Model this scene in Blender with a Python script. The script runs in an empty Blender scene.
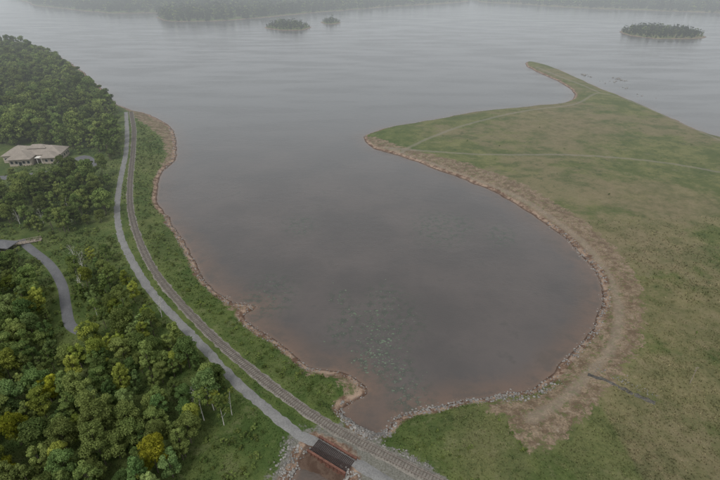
import bpy, math, numpy as np
from mathutils import Vector
rng=np.random.default_rng(7)
scene=bpy.context.scene
CAMH=100.0; PITCH=math.radians(30)
# ---------- image pixels back-projected through the camera -> ground coordinates (metres) ----------
def P(u,v,z=0.0):
    dx=(u-360)/480.; dy=(240-v)/480.
    c,s=math.cos(PITCH),math.sin(PITCH)
    d=(dx, c+s*dy, -s+c*dy)
    t=(CAMH-z)/-d[2]
    return (d[0]*t,d[1]*t)
def PL(pts,z=0.0): return np.array([P(u,v,z) for u,v in pts])
def smooth(pts,n=3,closed=False):
    pts=np.asarray(pts,float); m=len(pts); out=[]
    rngi=range(m if closed else m-1)
    for i in rngi:
        if closed: p0,p1,p2,p3=pts[(i-1)%m],pts[i],pts[(i+1)%m],pts[(i+2)%m]
        else: p0,p1,p2,p3=pts[max(i-1,0)],pts[i],pts[i+1],pts[min(i+2,m-1)]
        for k in range(n):
            t=k/n
            out.append(.5*((2*p1)+(-p0+p2)*t+(2*p0-5*p1+4*p2-p3)*t*t+(-p0+3*p1-3*p2+p3)*t**3))
    if not closed: out.append(pts[-1])
    return np.array(out)
def resample(pts,step):
    seg=np.hypot(*np.diff(pts,axis=0).T); s=np.r_[0,np.cumsum(seg)]
    n=max(2,int(s[-1]/step)+1); q=np.linspace(0,s[-1],n)
    return np.c_[np.interp(q,s,pts[:,0]),np.interp(q,s,pts[:,1])]
def segdist(X,Y,pts,closed):
    d=np.full(X.shape,1e9,np.float32); m=len(pts)
    for i in range(m if closed else m-1):
        a=pts[i]; b=pts[(i+1)%m]; ex,ey=b-a; L=ex*ex+ey*ey+1e-9
        t=np.clip(((X-a[0])*ex+(Y-a[1])*ey)/L,0,1)
        np.minimum(d,(X-a[0]-t*ex)**2+(Y-a[1]-t*ey)**2,out=d)
    return np.sqrt(d)
def inside(X,Y,pts):
    r=np.zeros(X.shape,bool); m=len(pts)
    for i in range(m):
        a=pts[i]; b=pts[(i+1)%m]
        if a[1]==b[1]: continue
        c=((a[1]>Y)!=(b[1]>Y)) & (X<(b[0]-a[0])*(Y-a[1])/(b[1]-a[1])+a[0])
        r^=c
    return r
def sdf(X,Y,pts):
    d=segdist(X,Y,pts,True); return np.where(inside(X,Y,pts),d,-d)
def vn(x,y,s,seed=0):
    x=np.asarray(x,float)/s+seed*17.3; y=np.asarray(y,float)/s-seed*9.1
    ix=np.floor(x); iy=np.floor(y); fx=x-ix; fy=y-iy
    h=lambda a,b:(np.sin(a*127.1+b*311.7+seed*13.7)*43758.5453)%1.0
    fx=fx*fx*(3-2*fx); fy=fy*fy*(3-2*fy)
    return (h(ix,iy)*(1-fx)+h(ix+1,iy)*fx)*(1-fy)+(h(ix,iy+1)*(1-fx)+h(ix+1,iy+1)*fx)*fy
def fbm(x,y,s,seed=0,o=4):
    r=0;a=1;t=0
    for k in range(o): r=r+a*(vn(x,y,s/2**k,seed+k)-.5); t+=a; a*=.55
    return r/t*2
def sst(a,b,x):
    t=np.clip((x-a)/(b-a),0,1); return t*t*(3-2*t)
# ---------- outlines ----------
shore=[(-260,32),(-100,35),(0,40),(35,46),(62,58),(90,78),(120,105),(150,115),(168,127),(177,143),(177,160),(163,172),(160,190),(165,215),(178,240),(195,262),(215,288),(234,303),(254,307),(243,315),(250,326),(275,345),(300,364),(325,371),(345,372),(362,382),(367,393),(355,403),(341,411),(347,425),(360,436),(376,438),(390,428),(396,417),(420,410),(450,404),(480,399),(510,396),(535,392),(553,380),(562,365),(580,350),(594,330),(600,310),(600,290),(590,265),(570,245),(545,225),(520,208),(500,197),(475,185),(440,170),(400,157),(375,149),(362,137),(375,131),(395,126),(430,120),(470,113),(520,107),(560,103),(574,97),(569,89),(553,79),(535,71),(525,65),(532,62),(560,70),(590,84),(625,98),(660,114),(690,127),(720,137),(800,160),(1000,215)]
SH=smooth(PL(shore),3)
SH=np.vstack([SH,[[1500,200],[1500,-400],[-2500,-400],[-2500,900]]])
far1=smooth(PL([(28,2),(60,8),(110,13),(158,13),(160,20),(200,21.5),(240,19.5),(300,14),(345,10),(400,6),(450,3),(470,-1),(440,-12),(30,-12)]),3,True)
far2=smooth(PL([(470,-1),(520,4),(580,8),(640,10),(720,13),(860,15),(900,-5),(700,-14),(480,-14)]),3,True)
isl=[smooth(PL(p),3,True) for p in ([(265,27),(275,25),(300,25),(311,27),(305,29.8),(285,30.3),(272,29)],[(321,22.3),(330,21),(341,22),(335,23.8),(325,23.6)],[(620,31),(640,29),(670,30),(698,34),(702,37.5),(680,39),(650,38),(630,35)])]
channel=smooth(PL([(316,447),(350,468),(347,486),(330,520),(300,560),(268,560),(282,500),(297,468)],0),2,True)
bare_polys=[smooth(PL(p,1.5),2,True) for p in (
 [(362,135),(380,139),(400,147),(470,165),(524,186),(565,210),(596,231),(622,260),(641,290),(643,327),(636,357),(610,388),(578,428),(540,456),(518,444),(503,418),(480,407),(500,398),(535,395),(553,384),(562,368),(580,352),(594,332),(600,310),(600,290),(590,265),(570,245),(545,225),(520,208),(475,186),(440,171),(400,158),(372,150)],
 [(292,360),(325,369),(348,369),(369,383),(370,400),(345,412),(336,404),(345,389),(330,379),(310,372)],
 [(222,296),(256,304),(252,314),(238,313),(226,305)],
 [(120,103),(150,113),(172,124),(186,143),(184,163),(166,175),(158,172),(166,155),(160,136),(140,122)],
 )]
crest=smooth(PL([(385,146),(470,176),(522,198),(562,224),(588,246),(606,270),(618,298),(618,330),(608,352),(585,378),(560,402),(530,420)],2),4)
gravel_poly=smooth(PL([(288,438),(310,430),(340,424),(352,430),(376,438),(400,452),(440,474),(470,520),(300,560),(255,500),(280,462)],2.2),2,True)
rail=resample(smooth(PL([(131,112),(134,130),(133,152),(130,185),(131,212),(141,245),(157,275),(182,305),(216,340),(256,374),(300,407),(340,432),(384,455),(432,479),(520,520)],2.7),6),1.2)
path=resample(smooth(PL([(126,112),(127,130),(126,152),(120,182),(117,210),(121,237),(134,265),(150,290),(175,318),(205,349),(240,386),(272,413),(298,434),(325,446),(352,461),(380,478),(450,520)],2.7),6),1.2)
lane=resample(smooth(PL([(20,240),(32,250),(50,265),(62,285),(66,307),(71,326),(90,335)],2.5),6),1.5)
lot=smooth(PL([(66,164),(80,156),(92,157),(97,165),(90,173),(74,173),(66,171)],2.5),3,True)
drive=resample(smooth(PL([(-60,182),(0,178),(30,175),(55,172),(75,170)],2.5),6),2)
fieldtracks=[resample(smooth(PL(p,2.3),5),3) for p in ([(392,147),(440,152),(500,155),(560,155),(620,158),(680,165),(760,180)],[(398,152),(440,134),(480,121),(530,110),(575,104),(600,93),(640,104),(690,126),(740,150)],[(600,93),(580,84),(555,74),(535,66)])]
# ---------- terrain grid ----------
def grow(a,step,f,mx,end,sgn=1):
    o=[];x=a
    while (x<end if sgn>0 else x>end):
        step=min(step*f,mx); x+=sgn*step; o.append(x)
    return o
xs=np.array(grow(-190,1.3,1.05,11,-1500,-1)[::-1]+list(np.arange(-190,290,1.3))+grow(290,1.3,1.05,11,1500))
xs=np.r_[-5000,-3500,-2400,-1900,xs,1900,2400,3500,5000]
ys=np.array([-400,-200,-100,-40,-10]+list(np.arange(10,430,1.3))+grow(430,1.3,1.04,12,2900)+[3400,4000,5000])
X,Y=np.meshgrid(xs,ys); X=X.astype(np.float32);Y=Y.astype(np.float32)
D=sdf(X,Y,SH)
farD=np.full(X.shape,-1e9,np.float32)
m=Y>700
for p in [far1,far2]: farD[m]=np.maximum(farD[m],sdf(X[m],Y[m],p)+fbm(X[m],Y[m],50,5)*10)
for p in isl: farD[m]=np.maximum(farD[m],sdf(X[m],Y[m],p)+fbm(X[m],Y[m],30,6)*9)
wig=fbm(X,Y,34,3,5)*3.0+fbm(X,Y,6,8,3)*1.0*np.clip(fbm(X,Y,40,17)+.6,0,1.2)
D=D+wig+fbm(X,Y,60,9)*np.clip((Y-300)/60,0,6)
D=np.maximum(D,farD)
near=(Y<700)
def sub(fn,default):
    r=np.full(X.shape,default,np.float32); r[near]=fn(X[near],Y[near]); return r
chn=sub(lambda x,y:sdf(x,y,channel),-1e3)
D=np.minimum(D,-chn+wig*.3)
dbare=sub(lambda x,y:np.max([sdf(x,y,p) for p in bare_polys],axis=0),-1e3)
dgrav=sub(lambda x,y:sdf(x,y,gravel_poly),-1e3)
drail=sub(lambda x,y:np.minimum(segdist(x,y,rail[::4],False),segdist(x,y,path[::4],False)),1e3)
dlane=sub(lambda x,y:np.minimum(np.minimum(segdist(x,y,lane[::3],False),segdist(x,y,drive[::3],False)),np.maximum(-sdf(x,y,lot),0)),1e3)
dft=sub(lambda x,y:np.min([segdist(x,y,t[::2],False) for t in fieldtracks],axis=0),1e3)
dcrest=sub(lambda x,y:segdist(x,y,crest,False),1e3)
BLD=np.array(P(36,160,2.5))
dbld=np.hypot(X-BLD[0],Y-BLD[1])
Z=np.where(D>0,2.4*(1-np.exp(-D/5.)),-2.5*(1-np.exp(D/6.)))
Z=Z+np.clip(D/12,0,1)*(fbm(X,Y,9,11)*.28+fbm(X,Y,45,12)*.5)+ (D>0)*fbm(X,Y,3,14)*.12*np.clip(D/3,0,1)
Z=Z+np.clip(D/80,0,1)*np.clip((-X-150)/200,0,1)*6*sst(250,400,Y)
c=1-sst(3.0,6.5,drail); Z=Z*(1-c)+2.7*c
c=1-sst(2.5,7,dlane); Z=Z*(1-c)+2.5*c
c=1-sst(24,34,dbld); Z=Z*(1-c)+2.5*c
def samp(F,x,y):
    x=np.asarray(x,float);y=np.asarray(y,float)
    i=np.clip(np.searchsorted(xs,x)-1,0,len(xs)-2); j=np.clip(np.searchsorted(ys,y)-1,0,len(ys)-2)
    fx=(x-xs[i])/(xs[i+1]-xs[i]); fy=(y-ys[j])/(ys[j+1]-ys[j])
    return (F[j,i]*(1-fx)+F[j,i+1]*fx)*(1-fy)+(F[j+1,i]*(1-fx)+F[j+1,i+1]*fx)*fy
lush=np.clip(sst(60,0,X)+.0,0,1); lush=np.where((Y<115)&(X<62),np.maximum(lush,.6),lush).astype(np.float32)
dry=np.zeros_like(X)
for u,v,s_ in((670,440,22),(700,320,26),(640,430,14),(600,440,12),(640,240,30),(700,390,18),(560,125,50),(660,200,35),(480,440,7),(620,465,14)):
    a,b=P(u,v,2.3); dry=np.maximum(dry,np.exp(-((X-a)**2+(Y-b)**2)/(s_*s_)))
# ---------- mesh helpers ----------
def mk(name,verts,faces,mats=(),parent=None,smooth_=False,midx=None):
    me=bpy.data.meshes.new(name)
    verts=np.asarray(verts,np.float32)
    if isinstance(faces,np.ndarray):
        k=faces.shape[1]; n=len(faces)
        me.vertices.add(len(verts)); me.vertices.foreach_set('co',verts.ravel())
        me.loops.add(n*k); me.loops.foreach_set('vertex_index',faces.astype(np.int32).ravel())
        me.polygons.add(n); me.polygons.foreach_set('loop_start',np.arange(0,n*k,k,dtype=np.int32))
        me.update(calc_edges=True)
    else: me.from_pydata([tuple(map(float,v)) for v in verts],[],faces); me.update()
    for m_ in mats: me.materials.append(m_)
    if midx is not None: me.polygons.foreach_set('material_index',np.asarray(midx,np.int32))
    if smooth_: me.polygons.foreach_set('use_smooth',np.ones(len(me.polygons),bool))
    ob=bpy.data.objects.new(name,me); scene.collection.objects.link(ob)
    if parent: ob.parent=parent
    return ob
def attr(ob,name,vals):
    a=ob.data.attributes.new(name,'FLOAT','POINT'); a.data.foreach_set('value',np.asarray(vals,np.float32).ravel())
def empty(name,loc=(0,0,0),rz=0):
    e=bpy.data.objects.new(name,None); e.location=loc; e.rotation_euler[2]=rz; scene.collection.objects.link(e); return e
def gridfaces(nx,ny):
    i=np.arange(nx-1);j=np.arange(ny-1);I,J=np.meshgrid(i,j);a=(J*nx+I).ravel()
    return np.c_[a,a+1,a+nx+1,a+nx]
class MB:
    def __init__(s): s.v=[];s.f=[]
    def box(s,cx,cy,cz,lx,ly,lz,rz=0.0):
        b=len(s.v);c_,s_=math.cos(rz),math.sin(rz)
        for z in(-.5,.5):
            for x,y in((-.5,-.5),(.5,-.5),(.5,.5),(-.5,.5)):
                X_,Y_=x*lx,y*ly; s.v.append((cx+X_*c_-Y_*s_,cy+X_*s_+Y_*c_,cz+z*lz))
        s.f+=[tuple(b+k for k in q) for q in((0,3,2,1),(4,5,6,7),(0,1,5,4),(1,2,6,5),(2,3,7,6),(3,0,4,7))]
    def add(s,v,f):
        b=len(s.v); s.v+=list(v); s.f+=[tuple(b+k for k in q) for q in f]
    def ob(s,name,mat,parent=None): return mk(name,s.v,s.f,[mat],parent)
# ---------- materials ----------
class NT:
    def __init__(s,name):
        s.m=bpy.data.materials.new(name); s.m.use_nodes=True; s.t=s.m.node_tree; s.n=s.t.nodes; s.n.clear()
        s.out=s.n.new('ShaderNodeOutputMaterial')
    def new(s,t,**k):
        n=s.n.new(t)
        for a,b in k.items(): setattr(n,a,b)
        return n
    def link(s,a,b): s.t.links.new(a,b)
    def inp(s,sock,v):
        if isinstance(v,bpy.types.NodeSocket): s.link(v,sock)
        elif isinstance(v,(tuple,list)) and len(v)==3 and sock.type=='RGBA': sock.default_value=(*v,1)
        else: sock.default_value=v
    def attr(s,name): return s.new('ShaderNodeAttribute',attribute_name=name).outputs['Fac']
    def pos(s): return s.new('ShaderNodeNewGeometry').outputs['Position']
    def noise(s,scale,detail=4,rough=.6,vec=None,stretch=None):
        n=s.new('ShaderNodeTexNoise'); n.inputs['Scale'].default_value=scale; n.inputs['Detail'].default_value=detail; n.inputs['Roughness'].default_value=rough
        v=vec if vec is not None else s.pos()
        if stretch:
            mp=s.new('ShaderNodeMapping'); mp.inputs['Scale'].default_value=stretch[:3]; mp.inputs['Rotation'].default_value=(0,0,stretch[3] if len(stretch)>3 else 0); s.link(v,mp.inputs[0]); v=mp.outputs[0]
        s.link(v,n.inputs['Vector']); return n.outputs['Fac']
    def math(s,op,a,b=0.0,c_=None,clamp=False):
        n=s.new('ShaderNodeMath',operation=op,use_clamp=clamp); s.inp(n.inputs[0],a); s.inp(n.inputs[1],b)
        if c_ is not None: s.inp(n.inputs[2],c_)
        return n.outputs[0]
    def mr(s,v,a,b,c_=0.0,d=1.0):
        n=s.new('ShaderNodeMapRange',interpolation_type='SMOOTHSTEP'); s.inp(n.inputs[0],v)
        for i,x in enumerate((a,b,c_,d)): n.inputs[1+i].default_value=x
        return n.outputs[0]
    def mix(s,f,a,b,bt='MIX'):
        n=s.new('ShaderNodeMix',data_type='RGBA',blend_type=bt); s.inp(n.inputs[0],f); s.inp(n.inputs[6],a); s.inp(n.inputs[7],b); return n.outputs[2]
    def bsdf(s,col,rough=.9,spec=.2,bump=None,bd=.1,bs=1.0,**k):
        b=s.new('ShaderNodeBsdfPrincipled'); s.inp(b.inputs['Base Color'],col); s.inp(b.inputs['Roughness'],rough); b.inputs['Specular IOR Level'].default_value=spec
        for a,v in k.items(): s.inp(b.inputs[a],v)
        if bump is not None:
            n=s.new('ShaderNodeBump'); s.inp(n.inputs['Strength'],bs); n.inputs['Distance'].default_value=bd; s.link(bump,n.inputs['Height']); s.link(n.outputs[0],b.inputs['Normal'])
        s.link(b.outputs[0],s.out.inputs['Surface']); return b
def simple(name,col,var=.25,scale=2.0,rough=.85,spec=.25,bd=.03,metal=0.0):
    t=NT(name); n=t.noise(scale,5,.65); n2=t.noise(scale*.13,3)
    f=t.math('ADD',t.mr(n,.25,.75,1-var,1+var),t.mr(n2,.3,.7,-var*.5,var*.5))
    cm=t.new('ShaderNodeVectorMath',operation='SCALE'); cm.inputs[0].default_value=col; t.link(f,cm.inputs[3])
    t.bsdf(cm.outputs[0],rough,spec,bump=n,bd=bd,Metallic=metal); return t.m
def grasscol(t):
    lu=t.attr('lush'); dr_=t.attr('dry')
    n1=t.noise(.014,7,.7); n2=t.noise(.06,7,.78); n3=t.noise(.9,4,.7)
    n4=t.noise(.03,7,.72,stretch=(1,1.8,1,.9)); n5=t.noise(.16,7,.8)
    a=t.mix(t.mr(n2,.40,.60),(.086,.102,.038),(.15,.15,.064))
    a=t.mix(t.mr(n1,.47,.57,0,.75),a,(.175,.145,.088))
    a=t.mix(t.mr(n4,.5,.6,0,.65),a,(.072,.092,.036))
    a=t.mix(t.mr(n5,.54,.63,0,.6),a,(.045,.064,.026))
    a=t.mix(t.mr(n5,.44,.36,0,.4),a,(.20,.175,.11))
    a=t.mix(t.math('MULTIPLY',t.mr(t.math('ADD',dr_,t.math('MULTIPLY',t.math('SUBTRACT',n2,.5),2.2)),.3,.75),.6),a,t.mix(t.mr(n5,.4,.6),(.20,.16,.10),(.13,.115,.062)))
    b=t.mix(t.mr(n2,.38,.62),(.05,.08,.022),(.10,.125,.04))
    b=t.mix(t.mr(n1,.5,.7,0,.4),b,(.15,.14,.06))
    b=t.mix(t.mr(n5,.53,.63,0,.5),b,(.035,.055,.018))
    b=t.mix(t.mr(n5,.46,.38,0,.4),b,(.16,.16,.08))
    col=t.mix(lu,a,b)
    return t.mix(t.mr(n3,.3,.75,.0,.45),col,t.mix(.5,col,(.03,.045,.015)))
t=NT('ground_mat')
ds=t.attr('dshore');db=t.attr('dbare');dg=t.attr('dgravel');dt=t.attr('dtrack');dc=t.attr('dcrest')
nb=t.noise(.35,6,.7);nf=t.noise(2.2,5,.7)
col=grasscol(t); grass_=col
wob=t.math('MULTIPLY',t.math('SUBTRACT',nb,.5),13.0)
bare=t.mix(t.mr(nb,.40,.60),(.135,.095,.064),(.27,.205,.145))
bare=t.mix(t.mr(nf,.38,.62,0,.75),bare,(.088,.064,.046))
bare=t.mix(t.mr(t.noise(1.1,6,.8),.56,.62,0,.6),bare,(.33,.28,.22))
bare=t.mix(t.mr(t.noise(.5,7,.78),.52,.58,0,.75),bare,grass_)
bare=t.mix(t.mr(t.math('ADD',dc,t.math('MULTIPLY',wob,.45)),2.2,.6,0,.4),bare,(.26,.22,.175))
bm=t.mr(t.math('ADD',db,wob),-.4,.6,0,.96)
col=t.mix(bm,col,bare)
col=t.mix(t.mr(t.math('ADD',dt,t.math('MULTIPLY',wob,.2)),2.0,.5,0,.5),col,(.20,.18,.145))
gr=t.mix(t.mr(nf,.3,.7),(.11,.10,.09),(.21,.20,.185))
col=t.mix(t.mr(t.math('ADD',dg,wob),-.5,1.0,0,.85),col,gr)
soil=t.mix(t.mr(nb,.40,.60),(.115,.072,.05),(.30,.22,.165))
sh_=t.math('ADD',ds,t.math('MULTIPLY',wob,.35))
col=t.mix(t.mr(sh_,2.9,1.7),col,soil)
col=t.mix(t.mr(ds,.9,.2,0,.8),col,(.065,.042,.032))
t.bsdf(col,.95,.1,bump=t.math('ADD',nf,nb),bd=.3)
M_ground=t.m
t=NT('grass_mat'); c0=grasscol(t); v=t.attr('tv')
cm=t.new('ShaderNodeVectorMath',operation='SCALE'); t.link(c0,cm.inputs[0]); t.link(t.mr(v,0,1,.8,1.85),cm.inputs[3]); t.bsdf(cm.outputs[0],.9,.1); M_grass=t.m
t=NT('water_mat')
ds=t.attr('dshore'); wp=t.attr('weed'); n=t.noise(.03,5,.6); n2=t.noise(.12,6,.65); sl=t.noise(.012,5,.6,stretch=(1,3.5,1,.35))
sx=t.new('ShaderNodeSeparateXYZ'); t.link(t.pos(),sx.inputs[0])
deep=t.mix(t.mr(n,.35,.65),(.066,.060,.058),(.086,.075,.071))
deep=t.mix(t.mr(n2,.55,.7,0,.4),deep,(.05,.05,.047))
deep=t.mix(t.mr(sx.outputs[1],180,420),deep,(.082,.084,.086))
shal=t.mix(t.mr(n2,.38,.62),(.13,.086,.064),(.085,.067,.056))
e=t.math('ADD',ds,t.math('MULTIPLY',t.math('SUBTRACT',n2,.5),18))
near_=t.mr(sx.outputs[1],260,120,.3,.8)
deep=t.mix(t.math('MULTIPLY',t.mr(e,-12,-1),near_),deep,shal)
deep=t.mix(t.mr(ds,-1.6,-.1,0,.5),deep,(.14,.095,.07))
wn=t.noise(.45,6,.75)
wm=t.math('MULTIPLY',t.mr(wp,.1,.8),t.mr(wn,.49,.56))
deep=t.mix(t.math('MULTIPLY',wm,.7),deep,(.045,.055,.043))
wm2=t.math('MULTIPLY',t.mr(wp,.2,.9),t.mr(t.noise(.9,6,.8),.56,.62))
deep=t.mix(t.math('MULTIPLY',wm2,.7),deep,(.12,.14,.11))
rip=t.noise(.9,3,.55,stretch=(1,2.2,1,.3)); rip2=t.noise(.22,3,.5,stretch=(1,1.6,1,.3))
h=t.math('ADD',rip,t.math('MULTIPLY',rip2,1.1))
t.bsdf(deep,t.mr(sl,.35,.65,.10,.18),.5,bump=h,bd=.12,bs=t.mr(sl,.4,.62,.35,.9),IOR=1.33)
M_water=t.m
def leafmat(name,ca,cb,cc):
    t=NT(name); lv=t.attr('lv'); oi=t.new('ShaderNodeObjectInfo')
    col=t.mix(oi.outputs['Random'],ca,cb); col=t.mix(t.mr(lv,.0,1.0),t.mix(.4,col,(.025,.04,.012)),t.mix(.4,col,cc))
    w_=t.new('ShaderNodeTexWhiteNoise',noise_dimensions='1D'); t.link(oi.outputs['Random'],w_.inputs['W'])
    bsc=t.new('ShaderNodeVectorMath',operation='SCALE'); t.link(col,bsc.inputs[0]); t.link(t.mr(w_.outputs['Value'],0,1,.7,1.35),bsc.inputs[3])
    col=t.mix(1.0,bsc.outputs[0],oi.outputs['Color'],'MULTIPLY')
    d=t.new('ShaderNodeBsdfDiffuse'); tr=t.new('ShaderNodeBsdfTranslucent'); t.link(col,d.inputs[0]); t.link(col,tr.inputs[0])
    mx=t.new('ShaderNodeMixShader'); mx.inputs[0].default_value=.3; t.link(d.outputs[0],mx.inputs[1]); t.link(tr.outputs[0],mx.inputs[2]); t.link(mx.outputs[0],t.out.inputs[0]); return t.m
M_leaf=leafmat('foliage_mat',(.09,.15,.045),(.19,.23,.068),(.30,.34,.11))
M_con=leafmat('conifer_foliage_mat',(.035,.055,.028),(.05,.075,.032),(.07,.095,.04))
M_bark=simple('bark_mat',(.12,.1,.08),.3,3); M_birch=simple('birch_bark_mat',(.5,.48,.44),.25,4)
M_path=simple('gravel_path_mat',(.165,.162,.158),.22,3); M_ballast=simple('ballast_mat',(.165,.15,.13),.45,6,bd=.08)
M_asph=simple('asphalt_mat',(.11,.11,.115),.15,2); M_tie=simple('timber_sleeper_mat',(.11,.095,.08),.3,5)
M_ditch=simple('ditch_mud_mat',(.075,.07,.062),.5,1.5)
M_railm=simple('rail_steel_mat',(.2,.17,.15),.2,5,.45,.5,.005,.6)
M_rust=simple('rusted_steel_mat',(.12,.056,.04),.35,2.5,.8,.3); M_dark=simple('dark_deck_mat',(.035,.026,.024),.3,3)
M_conc=simple('concrete_mat',(.22,.21,.19),.2,1.5); M_rock=simple('rock_mat',(.19,.18,.168),.45,2.0,bd=.1)
M_wall=simple('beige_siding_mat',(.36,.31,.25),.1,2); M_roof=simple('tan_shingle_mat',(.23,.2,.17),.2,3); M_glass=simple('window_glass_mat',(.03,.035,.04),.2,1,.15,.5)
M_white=simple('white_trim_mat',(.6,.58,.53),.06,2); M_roofd=simple('grey_roof_mat',(.12,.12,.125),.2,3); M_wood=simple('weathered_wood_mat',(.26,.22,.18),.2,3)
M_weed=simple('pondweed_mat',(.10,.125,.09),.35,2)
# ---------- ground & water ----------
nx,ny=len(xs),len(ys)
g=mk('ground',np.c_[X.ravel(),Y.ravel(),Z.ravel()],gridfaces(nx,ny),[M_ground],smooth_=True)
for nme,F in(('dshore',D),('dbare',dbare),('dgravel',dgrav),('dtrack',dft),('lush',lush),('dcrest',dcrest),('dry',dry)): attr(g,nme,F)
cl=[(340,297,3,18),(350,313,3,14),(372,322,4,40),(378,345,5,70),(392,338,3,20),(368,360,4,40),(398,372,5,30),(385,300,6,20),(455,224,7,12),(432,232,5,8),(345,330,5,12),(410,395,5,20),(390,365,4,35),(500,235,6,8)]
Xw,Yw,Dw=X[::2,::2],Y[::2,::2],D[::2,::2]
wf=np.zeros_like(Xw)
for u,v,s_,nn in cl+[(270,295,8,0),(300,225,6,0),(440,228,10,0),(390,320,9,0)]:
    a,b=P(u,v); wf=np.maximum(wf,np.exp(-(((Xw-a)/(s_*1.3))**2+((Yw-b)/(s_*1.8))**2)))
w=mk('water',np.c_[Xw.ravel(),Yw.ravel(),np.zeros(Xw.size)],gridfaces(Xw.shape[1],Xw.shape[0]),[M_water]); attr(w,'dshore',Dw); attr(w,'weed',wf)
# ---------- ribbons ----------
def ribbon(name,pts,width,mat,zoff=.05,skirt=.35,parent=None,z=None,wob=0.):
    pts=np.asarray(pts); tg=np.gradient(pts,axis=0); tg/=np.hypot(tg[:,0],tg[:,1])[:,None]+1e-9; nr=np.c_[-tg[:,1],tg[:,0]]
    n=len(pts); w1=width/2+rng.normal(0,1,n)*wob; w2=width/2+rng.normal(0,1,n)*wob
    L=pts+nr*w1[:,None]; R=pts-nr*w2[:,None]; L2=pts+nr*(w1+skirt*1.5)[:,None]; R2=pts-nr*(w2+skirt*1.5)[:,None]
    zz=(samp(Z,pts[:,0],pts[:,1]) if z is None else np.full(n,z))+zoff
    cols=[(L2,zz-skirt),(L,zz),(pts,zz+.03),(R,zz),(R2,zz-skirt)]
    V=np.stack([np.c_[a,b] for a,b in cols],1).reshape(-1,3)
    f=gridfaces(5,n)
    return mk(name,V,f[:,::-1].copy(),[mat],parent)
ribbon('gravel_path',path,2.5,M_path,.06,.2,wob=.14)
RT=empty('railway_track')
ribbon('ballast',rail,2.7,M_ballast,.12,.3,RT,wob=.18)
tg=np.gradient(rail,axis=0); tg/=np.hypot(tg[:,0],tg[:,1])[:,None]; nr=np.c_[-tg[:,1],tg[:,0]]; rz_=samp(Z,rail[:,0],rail[:,1])
for k,s in enumerate((-.72,.72)):
    q=rail+nr*s; n=len(q); V=[]
    for off,zz in((-.05,.2),(-.05,.42),(.05,.42),(.05,.2)): V.append(np.c_[q+nr*off,rz_+zz])
    V=np.stack(V,1).reshape(-1,3); mk('rail_%d'%(k+1),V,gridfaces(4,n)[:,::-1].copy(),[M_railm],RT)
mb=MB(); rs=resample(rail,.75); tg=np.gradient(rs,axis=0); zs=samp(Z,rs[:,0],rs[:,1])
for (x,y),(a,b),z in zip(rs,tg,zs): mb.box(x,y,z+.17,.24,2.3,.12,math.atan2(b,a))
mb.ob('sleepers',M_tie,RT)
ribbon('lane_road',lane,3.0,M_asph,.06,.2)
ribbon('driveway',drive,6,M_asph,.06,.2)
c_=lot.mean(0); V=[(c_[0],c_[1],2.6)]+[(a,b,2.59) for a,b in lot]+[(a,b,2.2) for a,b in (lot-c_)*1.02+c_]
n=len(lot); mk('parking_lot',V,[(0,1+i,1+(i+1)%n) for i in range(n)]+[(1+i,1+n+i,1+n+(i+1)%n,1+(i+1)%n) for i in range(n)],[M_asph])
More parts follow.
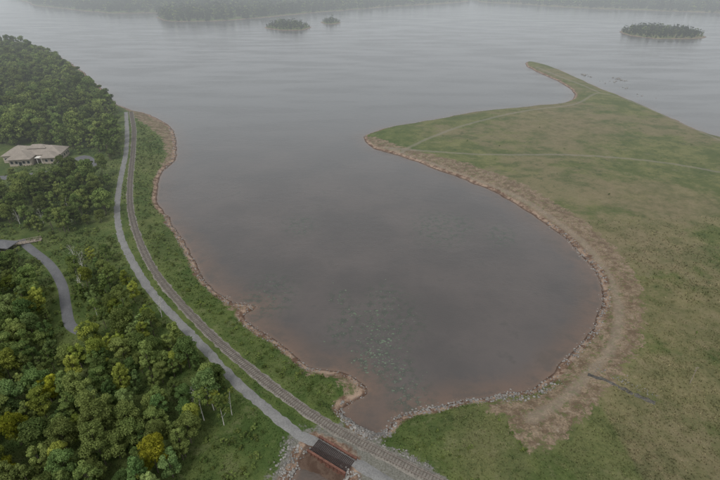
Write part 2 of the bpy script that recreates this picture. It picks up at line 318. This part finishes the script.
# ---------- trees ----------
def tree(name,h,cr,cb,ncl,nl,ls,seed,barkm,leafm,kind='dec',tr=.2):
    r=np.random.default_rng(seed); mbv=[];mbf=[]
    def cone(a,b,ra,rb,k=6):
        a=np.array(a,float);b=np.array(b,float);d=b-a;d/=np.linalg.norm(d)+1e-9
        u=np.cross(d,[.3,1,.1]);u/=np.linalg.norm(u);w_=np.cross(d,u);base=len(mbv)
        for q,rr in((a,ra),(b,rb)):
            for i in range(k):
                an=2*math.pi*i/k; mbv.append(q+u*math.cos(an)*rr+w_*math.sin(an)*rr)
        for i in range(k): mbf.append((base+i,base+(i+1)%k,base+k+(i+1)%k,base+k+i))
    lean=r.normal(0,.04,2)*h; pts=[np.array([lean[0]*t*t,lean[1]*t*t,h*t*.93-.3*(t==0)]) for t in(0,.25,.5,.75,1)]
    for i in range(4): cone(pts[i],pts[i+1],tr*(1-i*.23),tr*(1-(i+1)*.23))
    C=[];R=[]
    if kind=='con':
        for i in range(ncl):
            t=i/(ncl-1); zz=h*(cb+(1-cb)*t); rr=cr*(1-t)**.8+.15
            for k in range(max(1,int(6*(1-t)+1))):
                an=r.uniform(0,6.28); q=rr*.6; C.append([math.cos(an)*q,math.sin(an)*q,zz-.3*q]);R.append(rr*.5+.15)
    else:
        for i in range(ncl):
            t=r.uniform(0,1)**.8; zz=h*(cb+(1-cb)*t); env=cr*math.sqrt(max(.05,1-((t-.38)/.68)**2))
            an=r.uniform(0,6.28); q=env*math.sqrt(r.uniform(.05,1))*.85
            C.append([math.cos(an)*q+lean[0]*t,math.sin(an)*q+lean[1]*t,min(zz,h*.95)]);R.append(cr*r.uniform(.2,.4))
            if i%2==0 or kind=='dead':
                z0=max(h*.2,zz-q*.9-1); tt=z0/h
                cone((lean[0]*tt*tt,lean[1]*tt*tt,z0),C[-1],tr*.32,tr*.07,4)
                if kind=='dead':
                    for _ in range(3): cone(C[-1],np.array(C[-1])+r.normal(0,.5,3)+[0,0,.5],tr*.14,tr*.04,4)
    C=np.array(C);R=np.array(R); n=len(C)
    wts=R**2/np.sum(R**2); ci=r.choice(n,nl,p=wts)
    d=r.normal(size=(nl,3)); d[:,2]+=.25; d/=np.linalg.norm(d,axis=1)[:,None]
    rad=R[ci]*r.uniform(.45,1.08,nl)**.6
    p=C[ci]+d*rad[:,None]*np.array([1,1,.75]); p[:,2]=np.maximum(p[:,2],.3)
    nrm=d+r.normal(0,.55,(nl,3)); nrm/=np.linalg.norm(nrm,axis=1)[:,None]
    a=np.cross(nrm,r.normal(size=(nl,3))); a/=np.linalg.norm(a,axis=1)[:,None]; b=np.cross(nrm,a)
    s=ls*r.uniform(.6,1.3,nl)[:,None]
    q=np.stack([p-a*s*.55,p-b*s*.32,p+a*s*.55,p+b*s*.32],1).reshape(-1,3)
    nb_=len(mbv); V=np.vstack([np.array(mbv),q]); qi=np.arange(nl*4).reshape(-1,4)+nb_
    F=np.vstack([np.array(mbf),qi]); ob=mk(name,V,F,[barkm,leafm],midx=np.r_[np.zeros(len(mbf)),np.ones(nl)])
    cv=r.uniform(0,1,n)
    lv=np.r_[np.zeros(nb_),np.repeat(np.clip(.55*cv[ci]+.45*r.uniform(0,1,nl),0,1),4)]
    attr(ob,'lv',lv); return ob
lib=[tree('tree_%d'%i,h,cr,cb,nc,nl,.42,100+i,bk,M_leaf,tr=.17) for i,(h,cr,cb,nc,nl,bk) in enumerate([(11,3.3,.3,34,5600,M_bark),(13,3.6,.35,40,6400,M_bark),(9.5,2.6,.25,26,4000,M_bark),(12,2.6,.35,28,4200,M_bark),(10,3.9,.28,44,6600,M_bark),(8,2.3,.15,22,3400,M_bark),(11,3.0,.3,20,3300,M_bark)])]
midlib=[tree('mtree_%d'%i,h,cr,cb,nc,nl,.7,150+i,M_bark,M_leaf,tr=.17) for i,(h,cr,cb,nc,nl) in enumerate([(11,3.4,.25,26,1700),(13,3.8,.3,30,2000),(9.5,2.8,.2,20,1300),(12,2.8,.25,22,1400),(9,4.0,.25,28,1900),(7,2.4,.15,16,900)])]
birch=[tree('birch_%d'%i,h,cr,.45,14,1300,.36,200+i,M_birch,M_leaf,tr=.15) for i,(h,cr) in enumerate([(11,2.4),(12.5,2.1)])]
dead=[tree('dead_%d'%i,h,cr,.3,16,60,.2,250+i,M_birch,M_leaf,'dead',tr=.16) for i,(h,cr) in enumerate([(10,2.2),(8.5,1.8)])]
farlib=[tree('ftree_%d'%i,h,cr,.15,12,800,1.1,300+i,M_bark,M_leaf if i==0 else M_con) for i,(h,cr) in enumerate([(12,4.3),(14,4.8),(10,4)])]
conlib=[tree('ctree_%d'%i,h,cr,.12,12,900,.8,350+i,M_bark,M_con,'con') for i,(h,cr) in enumerate([(13,2.6),(16,3)])]
shl=[tree('shrubm_%d'%i,1.6,1.1,.1,9,420,.26,400+i,M_bark,M_leaf,tr=.04) for i in range(3)]
def instancer(name,pts,src,parent=None):
    pts=np.asarray(pts,float); n=len(pts)
    if n==0: return
    s=pts[:,3]/2*math.sqrt(1); a=pts[:,4]; V=[]
    for k in range(4):
        an=a+k*math.pi/2+math.pi/4; V.append(np.c_[pts[:,0]+np.cos(an)*s*math.sqrt(2),pts[:,1]+np.sin(an)*s*math.sqrt(2),pts[:,2]])
    V=np.stack(V,1).reshape(-1,3); ob=mk(name,V,np.arange(n*4).reshape(-1,4),parent=parent)
    ob.instance_type='FACES'; ob.use_instance_faces_scale=True; ob.show_instancer_for_render=False; ob.show_instancer_for_viewport=False
    ch=bpy.data.objects.new(name+'_plant',src.data); scene.collection.objects.link(ch); ch.parent=ob; return ob
def scatter(poly,sp,jit=.45,clear=4.0,sc=(.75,1.2),bc=21):
    lo=poly.min(0);hi=poly.max(0); gx,gy=np.meshgrid(np.arange(lo[0],hi[0],sp),np.arange(lo[1],hi[1],sp))
    x=gx.ravel()+rng.uniform(-jit,jit,gx.size)*sp; y=gy.ravel()+rng.uniform(-jit,jit,gx.size)*sp
    k=inside(x,y,poly); x,y=x[k],y[k]
    k=(samp(drail,x,y)>clear)&(samp(dlane,x,y)>clear)&(samp(D,x,y)>2.5)&(samp(dbld,x,y)>bc); x,y=x[k],y[k]
    return np.c_[x,y,samp(Z,x,y),rng.uniform(*sc,len(x)),rng.uniform(0,6.28,len(x))]
W=lambda pts:PL(pts,2.4)
groups={'wooded_hillside':(W([(-260,44),(-100,44),(0,48),(40,54),(62,66),(92,88),(116,113),(122,135),(116,165),(100,160),(70,152),(0,146),(-150,150),(-260,150)]),6.0,(.45,1.45),midlib),
 'woodland':(W([(-150,200),(0,198),(35,190),(70,178),(104,168),(114,182),(112,205),(112,228),(95,230),(60,234),(30,232),(0,228),(-150,228)]),4.9,(.45,1.2),lib)}
F=empty('forest')
for nme,(poly,sp,sc,L_) in groups.items():
    pt=scatter(poly,sp,.85,sc=sc); pt=pt[fbm(pt[:,0],pt[:,1],26,31)>-.4]; pt[:,3]*=1+.25*fbm(pt[:,0],pt[:,1],40,33); lid=rng.integers(0,len(L_),len(pt))
    for i,s in enumerate(L_): instancer('%s_%d'%(nme,i),pt[lid==i],s,F)
DF=empty('distant_forest')
for poly,sp,nme in((far1,10,'far_shore'),(far2,11,'far_shore_b')):
    pt=scatter(poly,sp,.7,sc=(.9,1.6)); lid=rng.integers(0,5,len(pt))
    for i,s in enumerate(farlib+conlib): instancer('%s_%d'%(nme,i),pt[lid==i],s,DF)
for k,poly in enumerate(isl):
    e=empty('island_trees'); pt=scatter(poly+(poly-poly.mean(0))*.1,5.5,.6,sc=(.35,.92),clear=0); 
    pt[:,3]*=np.clip(.45+samp(D,pt[:,0],pt[:,1])/28,.45,1); lid=rng.integers(0,5,len(pt))
    for i,s in enumerate(farlib+conlib): instancer('island_stand_%d_%d'%(k,i),pt[lid==i],s,e)
# near trees - individual
def place(src,name,x,y,s,rz,col=(1,1,1,1),tilt=0):
    o=bpy.data.objects.new(name,src.data); o.location=(x,y,float(samp(Z,x,y))); o.scale=(s,s,s*rng.uniform(.9,1.12)); o.rotation_euler=(tilt,0,rz); o.color=col; scene.collection.objects.link(o); return o
nearpolys=[(W([(-90,345),(0,345),(60,352),(95,345),(110,318),(150,322),(180,345),(222,392),(232,410),(205,425),(196,450),(190,500),(150,620),(-150,620),(-150,345)]),4.1),
 (W([(-60,262),(15,265),(38,285),(48,312),(56,340),(40,352),(-60,352)]),4.6),
 (W([(78,262),(110,258),(125,280),(148,312),(150,325),(100,325),(82,320)]),5.8)]
yel=[P(15,440,2.4),P(120,478,2.4),P(62,400,2.4),P(20,480,2.4),P(150,470,2.4)]
for poly,sp in nearpolys:
    for x,y,z,s,a in scatter(poly,sp,.6,sc=(.42,1.0)):
        col=(1,1,1,1); r_=rng.uniform()
        if min(math.hypot(x-q[0],y-q[1]) for q in yel)<2.8: col=(1.65,1.35,.5,1)
        elif r_<.15: col=(1.3,1.2,.8,1)
        elif r_<.35: col=(.7,.84,.9,1)
        elif r_<.42: col=(1.05,1.12,1.3,1)
        place(lib[rng.integers(0,len(lib))],'broadleaf_tree',x,y,s,a,col)
for x,y,z,s,a in scatter(W([(-10,176),(5,173),(60,176),(72,176),(66,186),(0,192),(-10,190)]),7,sc=(.4,.7),bc=10,clear=3.2): place(lib[rng.integers(0,len(lib))],'broadleaf_tree',x,y,s,a)
for u,v,s in((204,420,.9),(224,425,.85),(214,410,.8),(78,283,.8),(72,222,.9),(98,318,.7),(232,415,.7)):
    x,y=P(u,v,2.4); place(birch[rng.integers(0,2)],'birch_tree',x,y,s,rng.uniform(0,6.28),(1.1,1.1,1,1),rng.uniform(-.08,.08))
for u,v,s in((85,296,.9),(84,272,.85),(20,224,.9),(162,318,.75),(90,284,.8),(196,408,.85),(44,224,.8),(76,262,.8)):
    x,y=P(u,v,2.4); place(dead[rng.integers(0,2)],'dead_tree',x,y,s,rng.uniform(0,6.28),(1,1,1,1),rng.uniform(-.1,.1))
# shrubs
SB=empty('shrubs')
def shr(poly,sp,keep,sc,nme,clear=2.6):
    pt=scatter(poly,sp,.6,clear,sc); pt=pt[(rng.uniform(size=len(pt))<keep*(1+1.2*fbm(pt[:,0],pt[:,1],12,41)))&(samp(dbare,pt[:,0],pt[:,1])<0)]
    lid=rng.integers(0,3,len(pt))
    for i in range(3): instancer('%s_%d'%(nme,i),pt[lid==i],shl[i],SB)
shr(W([(128,120),(150,125),(160,150),(150,180),(152,215),(175,250),(200,285),(240,320),(290,360),(335,378),(338,400),(325,410),(290,395),(240,355),(200,315),(160,268),(138,225)]),1.9,.42,(.2,.8),'bank_shrub')
shr(W([(100,232),(118,240),(150,296),(200,350),(260,408),(275,430),(275,520),(180,520),(190,440),(225,400),(180,345),(100,300)]),1.9,.4,(.3,1.0),'verge_shrub',2.2)
shr(W([(488,416),(497,414),(530,455),(528,466),(518,460)]),1.6,.8,(.4,.85),'peninsula_shrub')
shr(W([(395,432),(480,420),(525,470),(540,520),(470,520),(440,470)]),2.3,.3,(.2,.5),'low_shrub')
shr(W([(0,225),(110,232),(130,275),(100,330),(70,340),(-20,345),(-20,260)]),2.0,.45,(.4,1.2),'clearing_shrub',2.2)
shr(W([(540,440),(640,330),(600,240),(420,140),(600,100),(720,150),(1000,260),(900,700),(560,560)]),9,.05,(.2,.6),'field_shrub')
for o in lib+midlib+dead+birch+farlib+conlib+shl: bpy.data.objects.remove(o)
# ---------- grass tufts ----------
def tufts():
    out=[]
    for x0,x1,y0,y1,den,sz in((-115,150,45,125,6,.32),(-130,240,125,190,1.8,.45),(-190,-60,190,330,.9,.7)):
        n=int((x1-x0)*(y1-y0)*den); x=rng.uniform(x0,x1,n);y=rng.uniform(y0,y1,n)
        k=(samp(D,x,y)>2)&(samp(dbare,x,y)<rng.uniform(-2,.5,n))&(samp(drail,x,y)>1.9)&(samp(dlane,x,y)>2)&(samp(dgrav,x,y)<rng.uniform(-2,1,n))&(fbm(x,y,7,21)>rng.uniform(-.8,.3,n))&(samp(dft,x,y)>1.5)&(rng.uniform(size=n)<1-.75*sst(y1-30,y1,y))
        x,y=x[k],y[k]; out.append(np.c_[x,y,samp(Z,x,y)-.04,np.full(len(x),sz)*rng.uniform(.6,1.4,len(x))])
    return np.vstack(out)
T=tufts(); n=len(T); V=[];tv=rng.uniform(0,1,n)
for k in range(3):
    a=rng.uniform(0,6.28,n); w_=T[:,3]*.35; h_=T[:,3]*rng.uniform(.6,1.1,n); l=rng.uniform(-.7,.7,n)*T[:,3]
    dx,dy=np.cos(a)*w_,np.sin(a)*w_
    V.append(np.stack([np.c_[T[:,0]-dx,T[:,1]-dy,T[:,2]],np.c_[T[:,0]+dx,T[:,1]+dy,T[:,2]],np.c_[T[:,0]-dy/np.maximum(w_,1e-3)*l,T[:,1]+dx/np.maximum(w_,1e-3)*l,T[:,2]+h_]],1))
V=np.stack(V,1).reshape(-1,3); gr_=mk('grass',V,np.arange(len(V)).reshape(-1,3),[M_grass])
attr(gr_,'tv',np.repeat(tv,9)); attr(gr_,'lush',samp(lush,V[:,0],V[:,1])); attr(gr_,'dry',samp(dry,V[:,0],V[:,1]))
# ---------- rocks ----------
ico_v=[];ph=(1+5**.5)/2
for a,b in((-1,ph),(1,ph),(-1,-ph),(1,-ph)): ico_v.append((a,b,0))
for a,b in((-1,ph),(1,ph),(-1,-ph),(1,-ph)): ico_v.append((0,a,b))
for a,b in((ph,-1),(ph,1),(-ph,-1),(-ph,1)): ico_v.append((a,0,b))
ico_v=np.array(ico_v)/1.9
ico_f=np.array([(0,11,5),(0,5,1),(0,1,7),(0,7,10),(0,10,11),(1,5,9),(5,11,4),(11,10,2),(10,7,6),(7,1,8),(3,9,4),(3,4,2),(3,2,6),(3,6,8),(3,8,9),(4,9,5),(2,4,11),(6,2,10),(8,6,7),(9,8,1)])
def rocks(name,pts,mat=M_rock):
    pts=np.asarray(pts);n=len(pts)
    sc=pts[:,3][:,None,None]*rng.uniform(.6,1.3,(n,1,3))*np.array([1,1,.6]); v=ico_v[None]*(1+rng.normal(0,.16,(n,12,3)))*sc
    a=rng.uniform(0,6.28,n);c,s=np.cos(a)[:,None],np.sin(a)[:,None]; x=v[:,:,0]*c-v[:,:,1]*s;y=v[:,:,0]*s+v[:,:,1]*c
    v=np.stack([x+pts[:,0:1],y+pts[:,1:2],v[:,:,2]+pts[:,2:3]],2).reshape(-1,3)
    mk(name,v,(ico_f[None]+12*np.arange(n)[:,None,None]).reshape(-1,3),[mat])
def along(px,n,spread,sz,z=0):
    l=resample(smooth(PL(px,z),4),.5); i=rng.integers(0,len(l),n*2); p=l[i]+rng.normal(0,spread*1.5,(n*2,2)); s=rng.uniform(*sz,n*2)*rng.uniform(.5,1,n*2)
    dd_=samp(D,p[:,0],p[:,1]); k=(dd_>-1.0)&(dd_<2.6); p,s=p[k][:n],s[k][:n]   # rocks lie along the actual waterline
    return np.c_[p,np.maximum(samp(Z,p[:,0],p[:,1]),-.15),s]
def along0(px,n,spread,sz,z=0):
    l=resample(smooth(PL(px,z),4),.5); i=rng.integers(0,len(l),n); p=l[i]+rng.normal(0,spread,(n,2)); s=rng.uniform(*sz,n)*rng.uniform(.5,1,n)
    return np.c_[p,np.maximum(samp(Z,p[:,0],p[:,1]),-.15),s]
R_=[along([(345,415),(349,428),(362,438),(376,440),(390,430)],420,1.3,(.2,.6)),along([(396,416),(420,409),(450,403),(480,399),(512,396)],460,1,(.15,.5)),
 along([(165,215),(180,242),(215,289),(234,304),(254,307),(246,318),(275,346),(300,365),(330,371)],900,1.4,(.12,.42)),
 along([(562,366),(580,351),(594,331),(600,310),(600,290),(590,265),(545,225)],700,1.6,(.12,.5)),
 along([(345,372),(364,383),(368,394),(355,404)],140,1,(.1,.3)),
 along0([(296,452),(290,470),(284,490)],220,1.6,(.2,.55)),along0([(360,445),(395,462),(430,478)],260,.9,(.15,.4)),along0([(553,381),(530,396),(505,402)],140,1.5,(.2,.55)),
 along([(160,176),(178,150),(170,130)],150,2,(.2,.7)),along([(362,137),(400,126),(470,114),(560,104)],200,3,(.3,.9)),
 along0([(345,470),(352,480),(350,500)],120,1.2,(.2,.5)),along0([(588,373),(605,380),(625,390),(655,403)],90,.9,(.12,.3))]
R_=np.vstack(R_); R_=R_[samp(drail,R_[:,0],R_[:,1])>1.9]
rocks('shore_rocks',R_)
rocks('rock_outcrop',np.vstack([along0([(582,74),(592,77)],14,2,(1,2.6)),along0([(616,78),(626,81)],12,2,(1,2.4)),along0([(600,78),(640,96)],16,5,(.6,1.8))]))
# ---------- floating pondweed ----------
V=[];Fc=[]
for u,v,s,nn in cl:
    cx,cy=P(u,v)
    for _ in range(nn):
        x=cx+rng.normal(0,s*.55);y=cy+rng.normal(0,s*.8); r_=abs(rng.normal(0,.18))+.1; b=len(V); k=8
        el=rng.uniform(.4,1)
        for i in range(k):
            an=i*6.283/k; q=r_*rng.uniform(.6,1.3); V.append((x+math.cos(an)*q,y+math.sin(an)*q*el,.02+.0001*(_%40)))
        Fc.append(tuple(range(b,b+k)))
mk('floating_pondweed',V,Fc,[M_weed])
# ---------- rusted girder bridge ----------
q=[np.array(P(u,v,3.6)) for u,v in((319,436),(357,458),(345,473),(307,449))]
cen=sum(q)/4; dv=(q[1]-q[0]+q[2]-q[3])/2; Lb=np.linalg.norm(dv); wv=(q[0]-q[3]+q[1]-q[2])/2; Wb=np.linalg.norm(wv); ang=math.atan2(dv[1],dv[0])
B=empty('rusted_girder_bridge',(cen[0],cen[1],0),ang)
mb=MB()
for s in(-1,1):
    y=s*Wb/2; mb.box(0,y,2.75,Lb,.06,1.5); mb.box(0,y,3.53,Lb,.5,.06); mb.box(0,y,1.97,Lb,.5,.06)
    for i in range(11):
        x=-Lb/2+.1+i*(Lb-.2)/10; mb.box(x,y+.12,2.75,.08,.18,1.49); mb.box(x,y-.12,2.75,.08,.18,1.49)
mb.ob('plate_girders',M_rust,B)
mb=MB()
for i in range(8):
    x=-Lb/2+.5+i*(Lb-1)/7; mb.box(x,0,2.3,.3,Wb-.1,.4)
for y in(-.9,.9): mb.box(0,y,2.62,Lb-.2,.25,.22)
mb.ob('floor_beams',M_rust,B)
mb=MB()
for i in range(26): 
    x=-Lb/2+.4+i*(Lb-.8)/25; mb.box(x,0,2.8,.3,Wb-.8,.12)
mb.ob('timber_deck',M_dark,B)
mb=MB()
for s in(-1,1): mb.box(s*(Lb/2+.35),0,.9,1.1,Wb+1.6,2.0); mb.box(s*(Lb/2+.6),0,2.2,.5,Wb+1.6,.6)
mb.ob('abutments',M_conc,B)
# ---------- lodge building ----------
def hip(mb,cx,cy,L,Wd,z0,h,oh=.7,gable=False):
    a,b=L/2+oh,Wd/2+oh; r=a if gable else max(a-b,.1)
    mb.add([(cx-a,cy-b,z0),(cx+a,cy-b,z0),(cx+a,cy+b,z0),(cx-a,cy+b,z0),(cx-r,cy,z0+h),(cx+r,cy,z0+h),(cx-a,cy-b,z0-.25),(cx+a,cy-b,z0-.25),(cx+a,cy+b,z0-.25),(cx-a,cy+b,z0-.25)],
     [(0,1,5,4),(1,2,5),(2,3,4,5),(3,0,4),(6,9,8,7),(0,6,7,1),(1,7,8,2),(2,8,9,3),(3,9,6,0)])
def hipY(mb,cx,cy,Wd,L,z0,h,oh=.7):
    a,b=Wd/2+oh,L/2+oh; r=max(b-a,.1)
    mb.add([(cx-a,cy-b,z0),(cx+a,cy-b,z0),(cx+a,cy+b,z0),(cx-a,cy+b,z0),(cx,cy-r,z0+h),(cx,cy+r,z0+h),(cx-a,cy-b,z0-.25),(cx+a,cy-b,z0-.25),(cx+a,cy+b,z0-.25),(cx-a,cy+b,z0-.25)],
     [(0,1,4),(1,2,5,4),(2,3,5),(3,0,4,5),(6,9,8,7),(0,6,7,1),(1,7,8,2),(2,8,9,3),(3,9,6,0)])
H=empty('lodge_building',(BLD[0],BLD[1],2.5),math.radians(8)); H.scale=(.95,.95,.95)
mb=MB(); mb.box(0,3,2.1,32,12,4.2); mb.box(-4,-6,2.1,12,7,4.2); mb.box(11,-5.2,1.9,8,5,3.8); mb.box(-12,11,1.9,9,4.5,3.8); mb.ob('walls',M_wall,H)
mb=MB(); hip(mb,0,3,32,12,4.45,3.6); hipY(mb,-4,-4.5,12,12,4.48,3.4); hipY(mb,11,-4,8,9,4.1,2.4); hipY(mb,-12,9.5,9,9,4.1,2.6); hip(mb,2,3,10,5,7.2,1.7,.3); mb.ob('roof',M_roof,H)
mb=MB(); mt=MB()
def win(x,y,z,wd,hh,face='y'):
    if face=='y': mb.box(x,y,z,wd,.08,hh); mt.box(x,y+.0,z+hh/2+.06,wd+.2,.14,.12); mt.box(x,y,z-hh/2-.06,wd+.2,.14,.12); mt.box(x-wd/2-.05,y,z,.1,.14,hh); mt.box(x+wd/2+.05,y,z,.1,.14,hh)
    else: mb.box(x,y,z,.08,wd,hh); mt.box(x,y,z+hh/2+.06,.14,wd+.2,.12)
for x in(-14.5,-12,3.2,5): win(x,-3.03,2.2,1.5,1.6)
for x in(-8.5,-6,-2,.5): win(x,-9.53,2.2,1.5,1.7)
win(-4,-9.53,1.3,1.8,2.4); win(9.5,-7.73,2,1.4,1.5); win(12.5,-7.73,2,1.4,1.5)
for y in(-1,2,5,7.5): win(16.03,y,2.2,1.5,1.6,'x')
mb.ob('windows',M_glass,H); mt.ob('window_trim',M_white,H)
mb=MB()
for x in(4,6.3): mb.box(x,-6.5,1.7,.3,.3,3.4)
mb.box(5,-5,3.5,4,4,.2); mb.ob('porch',M_white,H)
# ---------- shelter + railing near the lane ----------
sx_,sy_=P(4,250,2.5); S=empty('picnic_shelter',(sx_,sy_,2.4),math.radians(-8))
mb=MB(); hip(mb,0,0,9,5,2.9,1.3,.5); mb.ob('roof',M_roofd,S)
mb=MB()
for x in(-4,0,4):
    for y in(-2.1,2.1): mb.box(x,y,1.4,.25,.25,2.8)
mb.ob('posts',M_wood,S); mb=MB(); mb.box(0,0,.12,9.5,5.5,.24); mb.ob('slab',M_conc,S)
a=np.array(P(14,243,3.5));b=np.array(P(41,238,3.5)); dd=b-a; Lr=np.hypot(*dd); E=empty('wooden_footbridge',((a[0]+b[0])/2,(a[1]+b[1])/2,2.5),math.atan2(dd[1],dd[0]))
mb=MB(); mb.box(0,0,.35,Lr,2,.16)
for y in(-.95,.95):
    mb.box(0,y,1.45,Lr,.12,.12); mb.box(0,y,.95,Lr,.08,.1)
    for i in range(8): mb.box(-Lr/2+.1+i*(Lr-.2)/7,y,.9,.12,.12,1.1)
for i in(-1,1): mb.box(i*Lr/2*.9,0,0,.4,2.2,.7)
mb.ob('deck_and_railing',M_wood,E)
# ---------- drain on the right + pole ----------
dr=resample(smooth(PL([(588,374),(605,381),(625,391),(655,404)],2.3),5),1)
Dn=empty('drainage_ditch'); ribbon('ditch_bed',dr,1.1,M_ditch,.06,.2,Dn,wob=.2)
px,py=P(690,383,2.4); Po=empty('wooden_pole',(px,py,float(samp(Z,px,py))))
mb=MB(); k=8; v_=[(math.cos(i*6.283/k)*.1,math.sin(i*6.283/k)*.1,-.3) for i in range(k)]+[(math.cos(i*6.283/k)*.06,math.sin(i*6.283/k)*.06,6) for i in range(k)]
mb.add(v_,[(i,(i+1)%k,k+(i+1)%k,k+i) for i in range(k)]+[tuple(range(k,2*k))]); mb.ob('shaft',M_wood,Po)
mb=MB(); mb.box(0,0,5.6,1.0,.1,.1); mb.box(0,.1,4.6,.5,.04,.5); mb.ob('crossarm',M_wood,Po)
# ---------- lake air volumes: absorption plus self-emission standing in for scattered daylight ----------
def emissive_mist(name,y0,y1,z1,SG):
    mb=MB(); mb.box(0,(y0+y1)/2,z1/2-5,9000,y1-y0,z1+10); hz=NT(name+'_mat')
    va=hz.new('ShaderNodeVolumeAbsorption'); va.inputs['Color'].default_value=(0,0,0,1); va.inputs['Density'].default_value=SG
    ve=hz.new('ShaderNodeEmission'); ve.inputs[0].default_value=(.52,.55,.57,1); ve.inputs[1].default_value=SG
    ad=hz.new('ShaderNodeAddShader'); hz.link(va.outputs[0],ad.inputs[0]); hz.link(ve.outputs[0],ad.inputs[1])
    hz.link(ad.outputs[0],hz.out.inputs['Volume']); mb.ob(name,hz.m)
emissive_mist('emissive_haze',130,4600,180,.00036)
emissive_mist('emissive_lake_mist',700,4550,170,.00030)
# ---------- light ----------
wd=bpy.data.worlds.new('World'); scene.world=wd; wd.use_nodes=True; nt=wd.node_tree; nt.nodes.clear()
o=nt.nodes.new('ShaderNodeOutputWorld'); bg=nt.nodes.new('ShaderNodeBackground'); sk=nt.nodes.new('ShaderNodeTexSky'); sk.sky_type='NISHITA'; sk.sun_disc=False
EL,AZ=math.radians(55),math.radians(200)
sk.sun_elevation=EL; sk.sun_rotation=AZ; sk.dust_density=4; sk.air_density=1.0
hs=nt.nodes.new('ShaderNodeHueSaturation'); hs.inputs['Saturation'].default_value=.12; hs.inputs['Value'].default_value=1.2
mx=nt.nodes.new('ShaderNodeMix'); mx.data_type='RGBA'; mx.inputs[0].default_value=.7; mx.inputs[7].default_value=(7.2,7.45,7.6,1)
nt.links.new(sk.outputs[0],hs.inputs['Color']); nt.links.new(hs.outputs[0],mx.inputs[6]); nt.links.new(mx.outputs[2],bg.inputs[0]); bg.inputs[1].default_value=.13; nt.links.new(bg.outputs[0],o.inputs[0])
su=bpy.data.lights.new('sun','SUN'); su.energy=1.5; su.angle=math.radians(15); su.color=(1,.97,.93); so=bpy.data.objects.new('sun',su); scene.collection.objects.link(so)
dirv=Vector((math.sin(AZ)*math.cos(EL),math.cos(AZ)*math.cos(EL),math.sin(EL))); so.rotation_euler=dirv.to_track_quat('Z','Y').to_euler()
# ---------- camera ----------
cd=bpy.data.cameras.new('camera'); cd.lens=24; cd.sensor_width=36; cd.clip_end=12000; cam=bpy.data.objects.new('camera',cd); cam.location=(0,0,CAMH); cam.rotation_euler=(math.pi/2-PITCH,0,0); scene.collection.objects.link(cam); scene.camera=cam
scene.view_settings.view_transform='Standard'; scene.view_settings.look='None'; scene.view_settings.exposure=0
print('objs',len(bpy.data.objects),'tufts',n)
